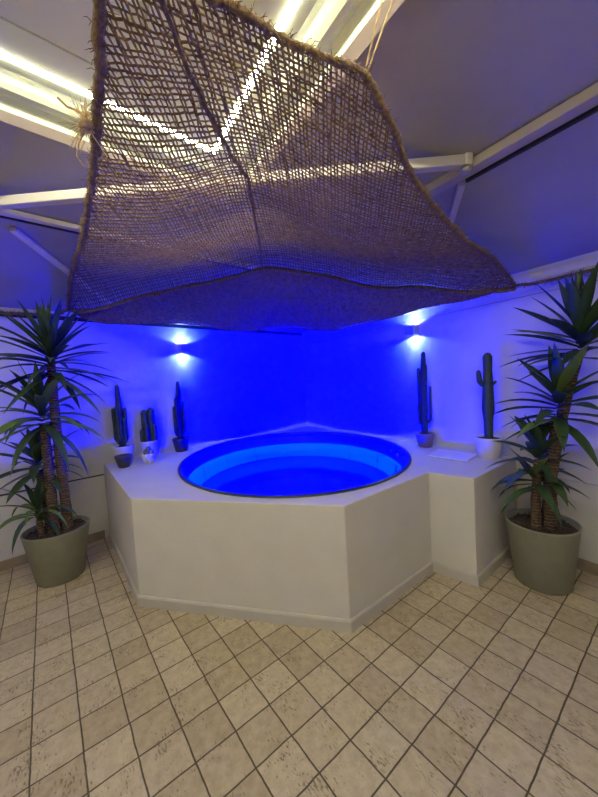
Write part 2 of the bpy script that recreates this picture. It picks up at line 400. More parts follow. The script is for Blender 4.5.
# hot tub : rim, basin, light band
tub = thing('hot_tub', 'oval hot tub with dark rim and glowing blue basin sunk in the white platform', 'hot tub', (TC.x, TC.y, 0))
def ell_ring(b, prof, mi=0, close=False, smooth=True, n=96):
    """prof: (offset outward from hole edge, z) relative to TC"""
    vs = []
    for off_, z in prof:
        for j in range(n):
            q = ell(j/n, 1, off_)-TC; vs.append((q.x, q.y, z))
    k_ = len(prof)
    b.add(vs, [(i*n+j, i*n+(j+1) % n, ((i+1) % k_)*n+(j+1) % n, ((i+1) % k_)*n+j) for i in range(k_ if close else k_-1) for j in range(n)], mi, smooth)
b = MB(); ell_ring(b, [(.012, HT+.001), (.012, HT+.010), (.004, HT+.015), (-.012, HT+.016), (-.026, HT+.010), (-.032, HT-.005), (-.028, HT-.05), (-.004, HT-.05), (-.004, HT+.001)], close=True)
b.build('rim', M['rim'], tub)
b = MB(); ell_ring(b, [(-.03, HT-.045), (-.045, .70), (-.06, .665)])
b.build('upper_wall', M['shell'], tub)
b = MB(); ell_ring(b, [(-.06, .665), (-.10, .655), (-.125, .50), (-.12, .485)])
lb = b.build('light_band', M['band'], tub); lb['label'] = 'glowing paler blue band around the inside of the basin'
b = MB()
for j in range(14):
    a = (j+.3)/14; p0 = ell(a, 1, -.1035)-TC; p1 = ell(a, 1, -.127)-TC
    b = MB(); b.tube([(p0.x, p0.y, .655), (p1.x, p1.y, .50)], .0028, 6); b.build('band_joint', M['rim'], tub)
b = MB(); prof_b = [(-.12, .485), (-.13, .40), (-.24, .37), (-.42, .35), (-.46, .12), (-.60, .08)]
ell_ring(b, prof_b)
q = [ell(j/96, 1, -.60)-TC for j in range(96)]; b.add([(p.x, p.y, .08) for p in q], [tuple(range(96))])
b.build('basin', M['shell'], tub)
b = MB()
for a in (-.02, -.045):
    p0 = ell(a, 1, -.045)-TC; b = MB(); b.tube([(p0.x-.02, p0.y, .77), (p0.x-.05, p0.y, .76)], .018, 12); b.build('jet_nozzle', M['metal'], tub)
b = MB(); n = 96
q = [ell(j/n, 1, -.128)-TC for j in range(n)]; b.add([(p.x, p.y, 0) for p in q], [tuple(range(n))])
w = b.build('water', M['water'], loc=(TC.x, TC.y, .478)); tag(w, 'still water glowing deep blue inside the hot tub', 'water', kind='stuff')

# ------------------------------------------------------------------ flat panel on the right ledge
pc = [Vector((1.19, 3.03)), Vector((1.40, 3.27)), Vector((1.63, 2.96)), Vector((1.42, 2.74))]
pcx = sum(pc, Vector((0, 0)))/4
t = thing('flat_board', 'thin white board lying flat on the right ledge between the two cactus pots', 'board', (pcx.x, pcx.y, HT))
b = MB(); b.prism([p-pcx for p in pc], .003, .012); bevel(b.build('panel', M['card'], t), .002)
b = MB(); b.prism([(p-pcx)*.97 for p in pc], 0, .003); b.build('underside', M['pot_dark'], t)

# ------------------------------------------------------------------ wall sconces
def sconce(p, inn, lab):
    rz = math.atan2(inn.y, inn.x)+PI/2            # local -y is into the room
    t = thing('wall_sconce', lab, 'wall light', (p.x, p.y, 2.085), rz, 'up and down wall lights over the tub')
    b = MB(); b.box((0, -.011, 0), (.10, .018, .10)); bevel(b.build('back_plate', M['sconce'], t), .003)
    b = MB(); h = .050
    b.box((0, -.105, 0), (.115, .006, h*2)); b.box((-.055, -.061, 0), (.006, .084, h*2)); b.box((.055, -.061, 0), (.006, .084, h*2))
    bevel(b.build('housing', M['sconce'], t), .0015)
    b = MB(); b.box((0, -.06, 0), (.07, .05, .066)); b.box((0, -.06, .0345), (.055, .035, .003)); b.box((0, -.06, -.0345), (.055, .035, .003))
    b.build('lamp_block', M['sconce'], t)
    b = MB(); b.lathe([(0, 0), (.018, 0), (.018, .004), (0, .004)], (0, -.06, .036), 20); b.build('lens', M['lens'], t)
    b = MB(); b.lathe([(0, 0), (.018, 0), (.018, -.004), (0, -.004)], (0, -.06, -.036), 20); b.build('lens', M['lens'], t)
    for sgn in (1, -1):
        for ang, e, bl in ((44, W_NARROW, .10), (158, W_WIDE, .2)):
            l = bpy.data.lights.new('sconce_lamp', 'SPOT'); l.energy = e; l.spot_size = R(ang); l.spot_blend = bl
            l.color = (.50, .85, 1.); l.shadow_soft_size = .012
            lo = bpy.data.objects.new('sconce_lamp', l); COL.objects.link(lo); lo.parent = t
            lo.location = (0, -.062, sgn*.046); lo.rotation_euler = (PI if sgn > 0 else 0, 0, 0)
            lo.rotation_euler.x += R(9)*(1 if sgn < 0 else -1)*(1 if ang < 60 else .0)
            if ang < 60: lo.location.y = -.048
W_NARROW, W_WIDE = 3.0, 4.2
M['lens'] = emis('lamp_lens', (.9, 1., .95), 12)
sL = P(0, 0)+(P(0, 1)-P(0, 0)); 
pL = Vector((-1.46, 0)); pL.y = (NL-n_.x*pL.x)/n_.y-.0
pR = Vector((1.35, 0)); pR.y = (MR-m_.x*pR.x)/m_.y
sconce(pL-n_*.002, -n_, 'white up-and-down wall light on the left wall above the slim cactus')
sconce(pR-m_*.002, -m_, 'white up-and-down wall light on the right wall above the mauve cactus pot')

# ------------------------------------------------------------------ potted yuccas
def bez(p0, d0, L, droop, k):
    """leaf midrib: starts along d0 and bends down"""
    pts = [Vector(p0)]; d = Vector(d0).normalized()
    for i in range(k):
        d = (d+Vector((0, 0, -1))*droop/k*(.4+1.2*i/k)).normalized(); pts.append(pts[-1]+d*(L/k))
    return pts
WK = 1.6
ORG = Vector((0, 0, 0))
PLAT = [outer[i] for i in range(7)]
def in_plat(p):
    r_ = False
    for i in range(7):
        a, c = PLAT[i], PLAT[(i+1) % 7]
        if (a.y > p.y) != (c.y > p.y) and p.x < a.x+(p.y-a.y)*(c.x-a.x)/(c.y-a.y): r_ = not r_
    return r_
def blocked(pts):
    for q in pts:
        w_ = ORG+q; p2 = Vector((w_.x, w_.y))
        if NL-n_.dot(p2) < .045 or MR-m_.dot(p2) < .045: return True
        if w_.z < HT+.22 and in_plat(p2): return True
        if w_.z > min(ZT+AL*(NL-n_.dot(p2)), ZT+AR*(MR-m_.dot(p2)))-.06: return True
        if w_.z > 2.25 and (NL-n_.dot(p2) < .13 or MR-m_.dot(p2) < .13): return True
    return False
def leaf(b, p0, d0, L, W, droop, mi=0, k=7):
    pts = bez(p0, d0, L, droop, k); vs = []; tw = random.uniform(-.5, .5)
    if blocked(pts): return
    for i, p in enumerate(pts):
        d = (pts[min(i+1, k)]-pts[max(i-1, 0)]).normalized()
        sd = d.cross(Vector((0, 0, 1)))
        sd = sd.normalized() if sd.length > 1e-3 else Vector((1, 0, 0))
        up = sd.cross(d); a = tw*i/k; sd2 = sd*math.cos(a)+up*math.sin(a); up2 = up*math.cos(a)-sd*math.sin(a)
        f = i/k; w = W*WK*(.55+1.6*f if f < .28 else 1.0)*(1 if f < .45 else max(.02, 1-((f-.45)/.55)**1.5))*.5
        vs += [p-sd2*w+up2*w*.35, p, p+sd2*w+up2*w*.35]
    fs = []
    for i in range(k): fs += [(i*3, i*3+1, i*3+4, i*3+3), (i*3+1, i*3+2, i*3+5, i*3+4)]
    b.add(vs, fs, mi, True)
def rosette(b, c, n, L, W, e0, e1, h, bright=.15, axis=(0, 0, 1), droop=.6, skip=None):
    c = Vector(c); ax = Vector(axis).normalized()
    for i in range(n):
        f = (i+.5)/n; az = i*2.39996+random.uniform(-.2, .2); el = R(e0+(e1-e0)*f+random.uniform(-14, 14))
        d = Vector((math.cos(az)*math.cos(el), math.sin(az)*math.cos(el), math.sin(el)))
        if skip and skip(d): continue
        p = c+ax*(h*(f-.5))+Vector((d.x, d.y, 0))*.012
        leaf(b, p, d, L*random.uniform(.78, 1.12)*(1 if f < .85 else .75), W*random.uniform(.8, 1.15), droop*(1.25-f)*random.uniform(.6, 1.4), 1 if random.random() < bright else 0)
def yucca(loc, lab, H, r_top, r_bot, stems):
    t = thing('potted_yucca', lab, 'potted plant', loc)
    global ORG; ORG = Vector(loc)
    b = MB(); b.lathe([(0, 0), (r_bot-.01, 0), (r_bot, .008), (r_top-.004, H-.015), (r_top, H-.006), (r_top-.003, H), (r_top-.012, H), (r_top-.016, H-.01), (r_top-.024, H-.06), (0, H-.06)], n=56)
    b.build('planter', M['planter'], t)
    b = MB(); rr = r_top-.02; nn = 40
    rings = [(0, .012), (.3, .012), (.6, .008), (.85, .002), (1., -.006)]
    vs = []
    for f, dz in rings:
        for j in range(nn):
            a = 2*PI*j/nn; x, y = rr*f*math.cos(a), rr*f*math.sin(a)
            vs.append((x, y, H-.035+dz+noise.noise(Vector((x*30, y*30, 0)))*.010))
    b.add(vs, [(i*nn+j, i*nn+(j+1) % nn, (i+1)*nn+(j+1) % nn, (i+1)*nn+j) for i in range(4) for j in range(nn)], 0, True)
    for _ in range(170):
        a = random.uniform(0, 2*PI); r_ = rr*math.sqrt(random.random())*.93; s_ = random.uniform(.006, .014)
        b.box((r_*math.cos(a), r_*math.sin(a), H-.026+random.uniform(0, .006)), (s_*1.6, s_, s_*.6), random.uniform(0, 3))
    b.build('soil', M['soil'], t)
    for (pts, r0, r1, heads) in stems:
        b = MB(); pv = [Vector(p) for p in pts]; fine = []
        for i in range(len(pv)-1):
            for q_ in range(8): fine.append(pv[i].lerp(pv[i+1], q_/8))
        fine.append(pv[-1]); K = len(fine)
        rad = [(r0+(r1-r0)*i/(K-1))*(1+.05*math.sin(i*2.1)+.04*random.uniform(-1, 1))*(1.18 if i == 0 else 1) for i in range(K)]
        b.tube(fine, rad, 14)
        tr = b.build('trunk', M['trunk'], t)
        for (c, n, L, W, e0, e1, h, br, dr) in heads:
            b = MB(); rosette(b, c, n, L, W, e0, e1, h, br, droop=dr); b.build('foliage', [M['leafA'], M['leafB']], t)
    return t

# left plant (planter stands on the tiles in front of the left wall)
yucca((-2.18, 2.76, 0), 'tall yucca with three leaf crowns in grey-green planter at the left wall', .445, .245, .175, [
    ([(.085, .02, .40), (.08, .02, .8), (.075, .01, 1.3), (.09, .0, 1.86)], .040, .032, [((.09, 0, 1.90), 64, .55, .038, -25, 76, .28, .04, .55)]),
    ([(.02, -.05, .40), (.02, -.05, .8), (.02, -.05, 1.36)], .042, .032, [((.02, -.06, 1.42), 34, .56, .042, -20, 66, .20, .38, 1.15)]),
    ([(-.08, .03, .40), (-.10, .03, .7), (-.13, .03, .93)], .034, .03, [((-.13, .03, 1.0), 24, .40, .048, -30, 75, .18, .05, .9)]),
    ([(-.03, -.12, .40), (-.05, -.12, .56)], .024, .020, [((-.06, -.12, .63), 20, .40, .036, 0, 70, .10, .3, 1.9)]),
])
# right plant
yucca((1.745, 2.33, 0), 'tall yucca with stacked leaf crowns in grey-green planter at the right wall', .462, .228, .178, [
    ([(.05, .03, .42), (.09, .0, .9), (.17, -.02, 1.35), (.235, -.06, 1.70)], .036, .034, [((.24, -.06, 1.77), 54, .50, .044, -15, 82, .28, .02, .30)]),
    ([(.02, -.05, .42), (.03, -.05, .8), (.08, -.06, 1.22)], .044, .038, [((.085, -.06, 1.31), 34, .44, .046, -20, 70, .26, .12, .7)]),
    ([(-.07, -.04, .42), (-.07, -.04, .66), (-.045, -.035, .93)], .034, .026, [((-.07, -.04, .76), 16, .34, .040, -35, 50, .14, .15, 1.1), ((-.04, -.03, .94), 24, .34, .050, -25, 75, .24, .05, .8)]),
])

ORG = Vector((0, 0, 50)); WK = 1.3
# ------------------------------------------------------------------ cacti on the ledge
def rib_stem(b, pts, rad, ribs=6, depth=.72, k=14, mi=0, tip=True):
    pv = [Vector(p) for p in pts]; cum = [0]
    for i in range(1, len(pv)): cum.append(cum[-1]+(pv[i]-pv[i-1]).length)
    T = cum[-1]; fine = []; rr = []
    for q_ in range(k+1):
        s_ = T*(1-(1-q_/k)**1.5) if tip else T*q_/k
        i = max(j for j in range(len(cum)) if cum[j] <= s_+1e-9); i = min(i, len(pv)-2)
        u = (s_-cum[i])/max(1e-6, cum[i+1]-cum[i]); p = pv[i].lerp(pv[i+1], min(1, u)); fine.append(p)
        i2 = rad if not hasattr(rad, '__len__') else rad[i]*(1-u)+rad[i+1]*u
        rem = T-s_; r_ = i2
        if tip and rem < i2*1.2: r_ = i2*math.sqrt(max(.02, 1-(1-rem/(i2*1.2))**2))
        rr.append(r_)
    b.tube(fine, rr, ribs*2, mi, star=depth)
def spines(b, pts, r, n, mi=1):
    for _ in range(n):
        i = random.randrange(len(pts)-1); p = Vector(pts[i]).lerp(Vector(pts[i+1]), random.random()); a = random.uniform(0, 2*PI)
        d = Vector((math.cos(a), math.sin(a), random.uniform(-.2, .5))); q0 = p+d*r*.9; q1 = p+d*(r+.010)
        b.tube([q0, q1], [.0009, .0003], 3, mi)
def pot_shape(t, H, r_top, r_bot, m, lip=.0):
    b = MB(); b.lathe([(0, 0), (r_bot-.006, 0), (r_bot, .005), (r_top*.99, H-.02-lip), (r_top+lip*.4, H-.012-lip), (r_top+lip*.4, H-.003), (r_top-.004, H), (r_top-.011, H-.003), (r_top-.014, H-.03), (0, H-.03)], n=40)
    b.build('pot', m, t)
    b = MB(); nn = 24; rr = r_top-.013; vs = [(0, 0, H-.012)]+[(rr*math.cos(2*PI*j/nn), rr*math.sin(2*PI*j/nn), H-.016) for j in range(nn)]
    b.add(vs, [(0, 1+j, 1+(j+1) % nn) for j in range(nn)], 0, True)
    for _ in range(30):
        a = random.uniform(0, 6.28); r_ = rr*random.random()**.5*.9; b.box((r_*math.cos(a), r_*math.sin(a), H-.012), (.008, .006, .005), a)
    b.build('soil', M['soil'], t)
def pt(dL, dR): p = P(dL, dR); return (p.x, p.y, HT+.001)

# tall branching cactus, white pot (leftmost)
t = thing('potted_cactus', 'bushy cactus with one tall spike in a plain white pot, leftmost on the ledge', 'potted cactus', pt(.135, 2.84), 0, 'potted cacti on the tub ledge')
pot_shape(t, .185, .105, .075, M['pot_white'])
b = MB(); rib_stem(b, [(0, 0, .16), (-.005, 0, .5), (-.01, 0, .86)], [.036, .040, .020], 5, .6); spines(b, [(0, 0, .2), (0, 0, .55)], .03, 40)
b.build('stem', [M['cactus'], M['cactus_grey']], t)
for k_ in range(13):
    a = k_*2.4; r_ = .024+.024*random.random(); h = random.uniform(.28, .56); x, y = r_*math.cos(a), r_*math.sin(a)
    z0 = random.uniform(.17, .24)
    b = MB(); rib_stem(b, [(x*.3, y*.3, z0), (x*1.3, y*1.3, z0+.06), (x*1.5, y*1.5, z0+h*.8)], [.012, .02, .017], 4, .62); spines(b, [(x*1.3, y*1.3, z0+.06), (x*1.5, y*1.5, z0+h*.7)], .016, 14)
    b.build('branch', [M['cactus'], M['cactus_grey']], t)
# small dark pot with a tiny succulent
t = thing('potted_succulent', 'tiny spiky succulent in a small charcoal pot before the leftmost white pot', 'potted succulent', pt(.395, 2.865), 0, 'potted cacti on the tub ledge')
pot_shape(t, .125, .078, .052, M['pot_dark'], .01)
b = MB()
for k_ in range(20):
    a = k_*2.4; e = R(15+60*k_/20); leaf(b, (0, 0, .115), (math.cos(a)*math.cos(e), math.sin(a)*math.cos(e), math.sin(e)), .065, .016, .2, 0, 4)
b.build('leaves', [M['cactus_grey']], t)
# fat columns, white pot
t = thing('potted_cactus', 'cluster of fat upright columns in a tall white pot, second row behind speckled pot', 'potted cactus', pt(.135, 2.555), 0, 'potted cacti on the tub ledge')
pot_shape(t, .195, .107, .08, M['pot_white'])
for (x, y, r_, h) in [(-.045, 0, .038, .38), (.028, .01, .040, .40), (.07, -.02, .026, .20), (-.005, -.05, .03, .22), (-.01, .05, .03, .3), (-.075, -.03, .022, .16)]:
    b = MB(); rib_stem(b, [(x, y, .165), (x, y, .175+h)], r_, 10, .86); spines(b, [(x, y, .19), (x, y, .16+h)], r_, 60)
    b.build('stem', [M['cactus'], M['cactus_grey']], t)
# small round cactus, speckled pot
t = thing('potted_cactus', 'small grey globe cactus in a short speckled white pot on the left ledge', 'potted cactus', pt(.43, 2.625), 0, 'potted cacti on the tub ledge')
pot_shape(t, .105, .075, .050, M['pot_spot'])
for (x, y, r_, h) in [(0, 0, .032, .085), (.04, 0, .022, .05), (-.04, .01, .022, .05), (.01, -.035, .022, .05), (0, .035, .02, .05)]:
    b = MB(); rib_stem(b, [(x, y, .085), (x, y, .095+h)], r_, 8, .86); spines(b, [(x, y, .1), (x, y, .085+h)], r_, 40)
    b.build('stem', [M['cactus_grey'], M['pot_white']], t)
# slender cactus, dark pot
def slender(label, loc, H, r_t, r_b, pm, h, brs, seed):
    random.seed(seed)
    t = thing('potted_cactus', label, 'potted cactus', loc, 0, 'potted cacti on the tub ledge')
    pot_shape(t, H, r_t, r_b, pm, .008)
    b = MB(); rib_stem(b, [(0, 0, H-.03), (-.01, 0, H+h*.45), (.008, 0, H+h*.8), (.012, 0, H+h)], [.034, .046, .032, .020], 4, .6, 22)
    spines(b, [(0, 0, H), (0, 0, H+h)], .022, 50); b.build('stem', [M['cactus_dark'], M['cactus_grey']], t)
    ks = h/.57
    for (z0, a, out, h2, r_) in brs:
        z0 *= ks; h2 *= ks
        x, y = math.cos(a), math.sin(a); z0 += H
        b = MB(); rib_stem(b, [(0, 0, z0), (x*out, y*out, z0+.035), (x*out*1.1, y*out*1.1, z0+h2)], [r_*.7, r_, r_*.8], 4, .6)
        spines(b, [(x*out, y*out, z0+.03), (x*out*1.1, y*out*1.1, z0+h2)], r_*.8, 16); b.build('branch', [M['cactus_dark'], M['cactus_grey']], t)
slender('slim branching cactus in a charcoal pot under the left wall light', pt(.125, 2.20), .165, .098, .072, M['pot_dark'], .70,
        [(.03, 0, .055, .26, .02), (.02, 3.1, .055, .30, .02), (.06, 1.5, .05, .30, .018), (.08, -1.6, .045, .34, .022), (.20, .4, .05, .17, .016), (.24, 2.9, .04, .16, .016), (.36, .2, .03, .12, .013), (.01, -2.3, .05, .2, .018)], 3)
slender('tall thin branching cactus in a mauve-grey pot on the right ledge', pt(2.37, .135), .150, .095, .070, M['pot_mauve'], .87,
        [(.06, -.3, .062, .27, .014), (.05, 3.3, .055, .16, .016), (.10, 2.8, .04, .36, .020), (.12, -1.2, .035, .3, .020), (.34, .1, .035, .13, .014), (.38, -.4, .03, .10, .012), (.30, 3., .03, .12, .013)], 5)
# tall column with arms, white pot right
t = thing('potted_cactus', 'thick column cactus with two short arms in a white pot on the right ledge', 'potted cactus', pt(3.03, .155), 0, 'potted cacti on the tub ledge')
pot_shape(t, .185, .112, .085, M['pot_white'])
b = MB(); rib_stem(b, [(0, 0, .15), (0, 0, .35), (0, 0, .40), (.0, 0, .43), (.004, 0, .74), (.004, 0, .77), (.004, 0, .94)], [.036, .040, .050, .054, .040, .036, .043], 5, .66, 26)
spines(b, [(0, 0, .2), (0, 0, .75)], .035, 60); b.build('stem', [M['cactus'], M['cactus_grey']], t)
b = MB(); rib_stem(b, [(0, 0, .66), (-.045, -.0, .655), (-.070, 0, .69), (-.080, 0, .79)], [.016, .020, .026, .020], 4, .7); b.build('arm', [M['cactus']], t)
b = MB(); rib_stem(b, [(0, 0, .66), (.05, 0, .66), (.082, 0, .685)], [.013, .014, .012], 4, .7); b.build('arm', [M['cactus']], t)

# ------------------------------------------------------------------ jute net
CT = np.array([(-0.403, 0.8, 2.614), (-0.288, .83, 2.60), (-0.168, .88, 2.594), (-0.075, .95, 2.608), (.066, 1.07, 2.642), (.298, 1.2, 2.663), (-.526, 1., 2.585), (-.69, 1.25, 2.58),
  (-.972, 1.65, 2.58), (-1.395, 2.2, 2.56), (-2.134, 3.1, 2.408), (.462, 1.4, 2.60), (.623, 1.62, 2.538), (1.085, 2.05, 2.411), (1.818, 2.68, 2.27), (-.287, 1.2, 2.635), (-.201, 1.75, 2.675),
  (-.224, 2.25, 2.655), (-.259, 2.9, 2.615), (-1.516, 3.05, 2.454), (-.934, 3., 2.535), (.335, 2.9, 2.512), (1.087, 2.8, 2.354), (-1.999, 3.2, 2.306), (-1.482, 3.35, 2.275), (-.573, 3.4, 2.15),
  (.355, 3.3, 2.085), (.988, 3.05, 2.156), (1.451, 2.85, 2.211), (-.495, 1.45, 2.56), (.218, 1.68, 2.585), (-.708, 2.15, 2.54), (.476, 2.25, 2.50)])
def tps_fit(XY, z, lam=1e-4):
    n = len(XY); d = np.linalg.norm(XY[:, None]-XY[None], axis=2); K = np.where(d > 0, d**2*np.log(d+1e-12), 0)+lam*np.eye(n)
    Pm = np.c_[np.ones(n), XY]; A = np.zeros((n+3, n+3)); A[:n, :n] = K; A[:n, n:] = Pm; A[n:, :n] = Pm.T
    return np.linalg.solve(A, np.r_[z, 0, 0, 0])
cf_ = tps_fit(CT[:, :2], CT[:, 2])
def net_z(X, Y):
    p = np.stack([X, Y], -1).reshape(-1, 2); d = np.linalg.norm(p[:, None]-CT[None, :, :2], axis=2)
    z = np.where(d > 0, d**2*np.log(d+1e-12), 0)@cf_[:len(CT)]+np.c_[np.ones(len(p)), p]@cf_[len(CT):]
    return z.reshape(np.shape(X))
OUT = [(-.403, .80), (-.168, .88), (.066, 1.07), (.298, 1.2), (.462, 1.4), (.623, 1.62), (1.085, 2.05), (1.818, 2.68), (1.451, 2.85), (.988, 3.05), (.355, 3.3), (-.573, 3.4), (-1.482, 3.35), (-1.999, 3.2), (-2.134, 3.1), (-1.395, 2.2), (-.972, 1.65), (-.69, 1.25), (-.526, 1.0)]
def smooth_poly(pts, k=10, closed=False):
    P_ = [np.array(p, float) for p in pts]; n = len(P_); res = []
    for i in range(n if closed else n-1):
        a, b_, c, d = (P_[(i-1) % n], P_[i], P_[(i+1) % n], P_[(i+2) % n]) if closed else (P_[max(i-1, 0)], P_[i], P_[i+1], P_[min(i+2, n-1)])
        for q_ in range(k):
            t_ = q_/k; res.append(.5*((2*b_)+(-a+c)*t_+(2*a-5*b_+4*c-d)*t_**2+(-a+3*b_-3*c+d)*t_**3))
    if not closed: res.append(P_[-1])
    return np.array(res)
POLY = np.array(OUT)
def inside(X, Y):
    r_ = np.zeros(X.shape, bool); n = len(POLY)
    for i in range(n):
        x0, y0 = POLY[i]; x1, y1 = POLY[(i+1) % n]
        c = ((y0 > Y) != (y1 > Y)); xi = x0+(Y-y0)*(x1-x0)/((y1-y0) if y1 != y0 else 1e-9); r_ ^= c & (X < xi)
    return r_
seamXY = smooth_poly([(-2.134, 3.1), (-1.516, 3.05), (-.934, 3.), (-.259, 2.9), (.335, 2.9), (1.087, 2.8), (1.818, 2.68)], 12)
SP = .0245; SPX = .0225
rng = np.random.default_rng(3)
xs = np.arange(-2.3, 2.2, SPX); ncol = len(xs)
NB, NF = 125, 46                                # rows before / behind the seam
GX = np.zeros((ncol, NB+NF)); GY = np.zeros_like(GX)
y0 = np.interp(xs, seamXY[:, 0], seamXY[:, 1])
sk_ = .0                                      # columns lean
for dirn, cnt in ((-1, NB), (1, NF)):
    x = xs.copy(); y = y0.copy()
    for k_ in range(cnt):
        idx = NB-1-k_ if dirn < 0 else NB+k_
        if dirn > 0 or k_ > 0:
            z0 = net_z(x, y); z1 = net_z(x-sk_*.01*dirn, y+dirn*.01); sl = (z1-z0)/.01
            spc = SP*np.maximum(.62, 1-.42*np.tanh(x))*(.66+.22*y)/np.sqrt(1+sl**2*.5); x = x+.20*(x+.25)*dirn*spc; y = y+dirn*spc
        GX[:, idx] = x; GY[:, idx] = y
wobx = np.array([[noise.noise(Vector((x*2.2, y*2.2, 0))) for y in range(0)] for x in range(0)])
jx = rng.normal(0, .0009, GX.shape); jy = rng.normal(0, .0010, GX.shape)
# slow wander of whole cords
for ax_, arr in ((0, jy), (1, jx)):
    w_ = rng.normal(0, 1, GX.shape)
    for _ in range(14): w_ = .25*np.roll(w_, 1, ax_)+.5*w_+.25*np.roll(w_, -1, ax_)
    w_ = w_/w_.std(); arr += w_*.0024
GX += jx; GY += jy
GZ = net_z(GX, GY)+rng.normal(0, .0015, GX.shape)
IN = inside(GX, GY)
b = MB()
def cords(axis, GX, GY, GZ, IN, rad0):
    A = (GX, GY, GZ, IN) if axis == 0 else (GX.T, GY.T, GZ.T, IN.T)
    for i in range(A[0].shape[0]):
        run = []; r0_ = rad0*(1+.12*rng.normal())
        r0_ = min(max(r0_, rad0*.75), rad0*1.4)
        for j in range(A[0].shape[1]+1):
            if j < A[0].shape[1] and A[3][i, j]:
                dz = .0022*(1 if (i+j) % 2 else -1)*(1 if axis else -1)
                run.append((A[0][i, j], A[1][i, j], A[2][i, j]+dz))
            else:
                if len(run) > 1: b.tube(run, [r0_*(1+.13*rng.normal())*min(1.1, .72+.15*q_[1]) for q_ in run], 4, 0, cap=False)
                run = []
cords(0, GX, GY, GZ, IN, .0042); cords(1, GX, GY, GZ, IN, .0046)
net = b.build('jute_net', M['jute']); tag(net, 'large brown open-weave jute net slung under the ceiling above the tub', 'net')
# closely woven flap hanging beyond the seam
SPF = .0125; xf = np.arange(-2.3, 2.1, SPF); NFF = 64
FX = np.zeros((len(xf), NFF)); FY = np.zeros_like(FX); x = xf.copy(); y = np.interp(xf, seamXY[:, 0], seamXY[:, 1])
for k_ in range(NFF):
    FX[:, k_] = x; FY[:, k_] = y; z0 = net_z(x, y); z1 = net_z(x, y+.01); y = y+SPF/np.sqrt(1+((z1-z0)/.01)**2)
FX += rng.normal(0, .001, FX.shape); FY += rng.normal(0, .0008, FX.shape)
FZ = net_z(FX, FY)+rng.normal(0, .0012, FX.shape)-.008; FI = inside(FX, FY)
b = MB(); cords(0, FX, FY, FZ, FI, .0038); cords(1, FX, FY, FZ, FI, .0040)
fl_ = b.build('flap', M['jute'], net); fl_['label'] = 'closely woven flap hanging beyond the seam'
def on_net(XY, dz=0.): 
    XY = np.array(XY); z = net_z(XY[:, 0], XY[:, 1])+dz; return [Vector((x, y, q_)) for (x, y), q_ in zip(XY, z)]
def rope(name, XY, r, parent, hairs=0, dz=0., m='jute_edge', hair_len=.03, label=None, closed=False, pts3=None, vary=.18):
    pts = pts3 or on_net(XY, dz)
    # resample
    fine = []; 
    for i in range(len(pts)-(0 if closed else 1)):
        a, c = pts[i], pts[(i+1) % len(pts)]; k_ = max(1, int((c-a).length/.012))
        for q_ in range(k_): fine.append(a.lerp(c, q_/k_))
    if not closed: fine.append(pts[-1])
    for p in fine: p += Vector((noise.noise(p*14), noise.noise(p*14+Vector((5, 0, 0))), noise.noise(p*14+Vector((0, 9, 0)))))*r*.55
    rr = [r*(1+vary*noise.noise(p*60)*2+vary*.6*random.uniform(-1, 1)) for p in fine]
    b = MB(); b.tube(fine, rr, 8, 0, closed=closed)
    for _ in range(hairs):
        i = random.randrange(len(fine)-1); p = fine[i]; d = Vector((random.gauss(0, 1), random.gauss(0, 1), random.gauss(-.2, 1))).normalized()
        l_ = hair_len*random.uniform(.4, 1.3); p1 = p+d*(r*.8+l_*.5); p2 = p1+(d+Vector((random.uniform(-.6, .6), random.uniform(-.6, .6), random.uniform(-.8, .2))))*l_*.4
        b.tube([p+d*r*.6, p1, p2], [.0016, .0012, .0005], 3, 0, cap=False)
    o = b.build(name, M[m], parent)
    if label: o['label'] = label
    return o
def cat(*a): return np.concatenate([np.array(x) for x in a])
nearE = smooth_poly([(-.403, .80), (-.168, .88), (.066, 1.07), (.298, 1.2)], 8)
rightE = smooth_poly([(.298, 1.2), (.462, 1.4), (.623, 1.62), (1.085, 2.05), (1.818, 2.68)], 12)
leftE = smooth_poly([(-.403, .80), (-.526, 1.), (-.69, 1.25), (-.972, 1.65), (-1.395, 2.2), (-2.134, 3.1)], 12)
farE = smooth_poly([(-2.134, 3.1), (-1.999, 3.2), (-1.482, 3.35), (-.573, 3.4), (.355, 3.3), (.988, 3.05), (1.451, 2.85), (1.818, 2.68)], 10)
rope('edge_rope', nearE, .012, net, 420, label='thick hairy rope along the near edge')
rope('edge_rope', rightE, .0155, net, 800, label='thick hairy rope along the right edge')
rope('edge_rope', leftE, .017, net, 1100, label='thick hairy rope along the left edge')
rope('edge_rope', farE, .008, net, 150, label='thin hem rope along the far edge')
rope('seam_rope', seamXY, .017, net, 350, dz=-.022)
rope('seam_rope', smooth_poly([(-.288, .83), (-.287, 1.2), (-.201, 1.75)], 10), .0085, net, 120, dz=-.008)
rope('seam_rope', smooth_poly([(-.201, 1.75), (-.224, 2.25), (-.259, 2.9)], 10), .009, net, 60, dz=-.006)
rope('seam_rope', smooth_poly([(-.259, 2.9), (-.15, 3.1), (-.05, 3.33)], 8), .006, net, 20, dz=-.004)
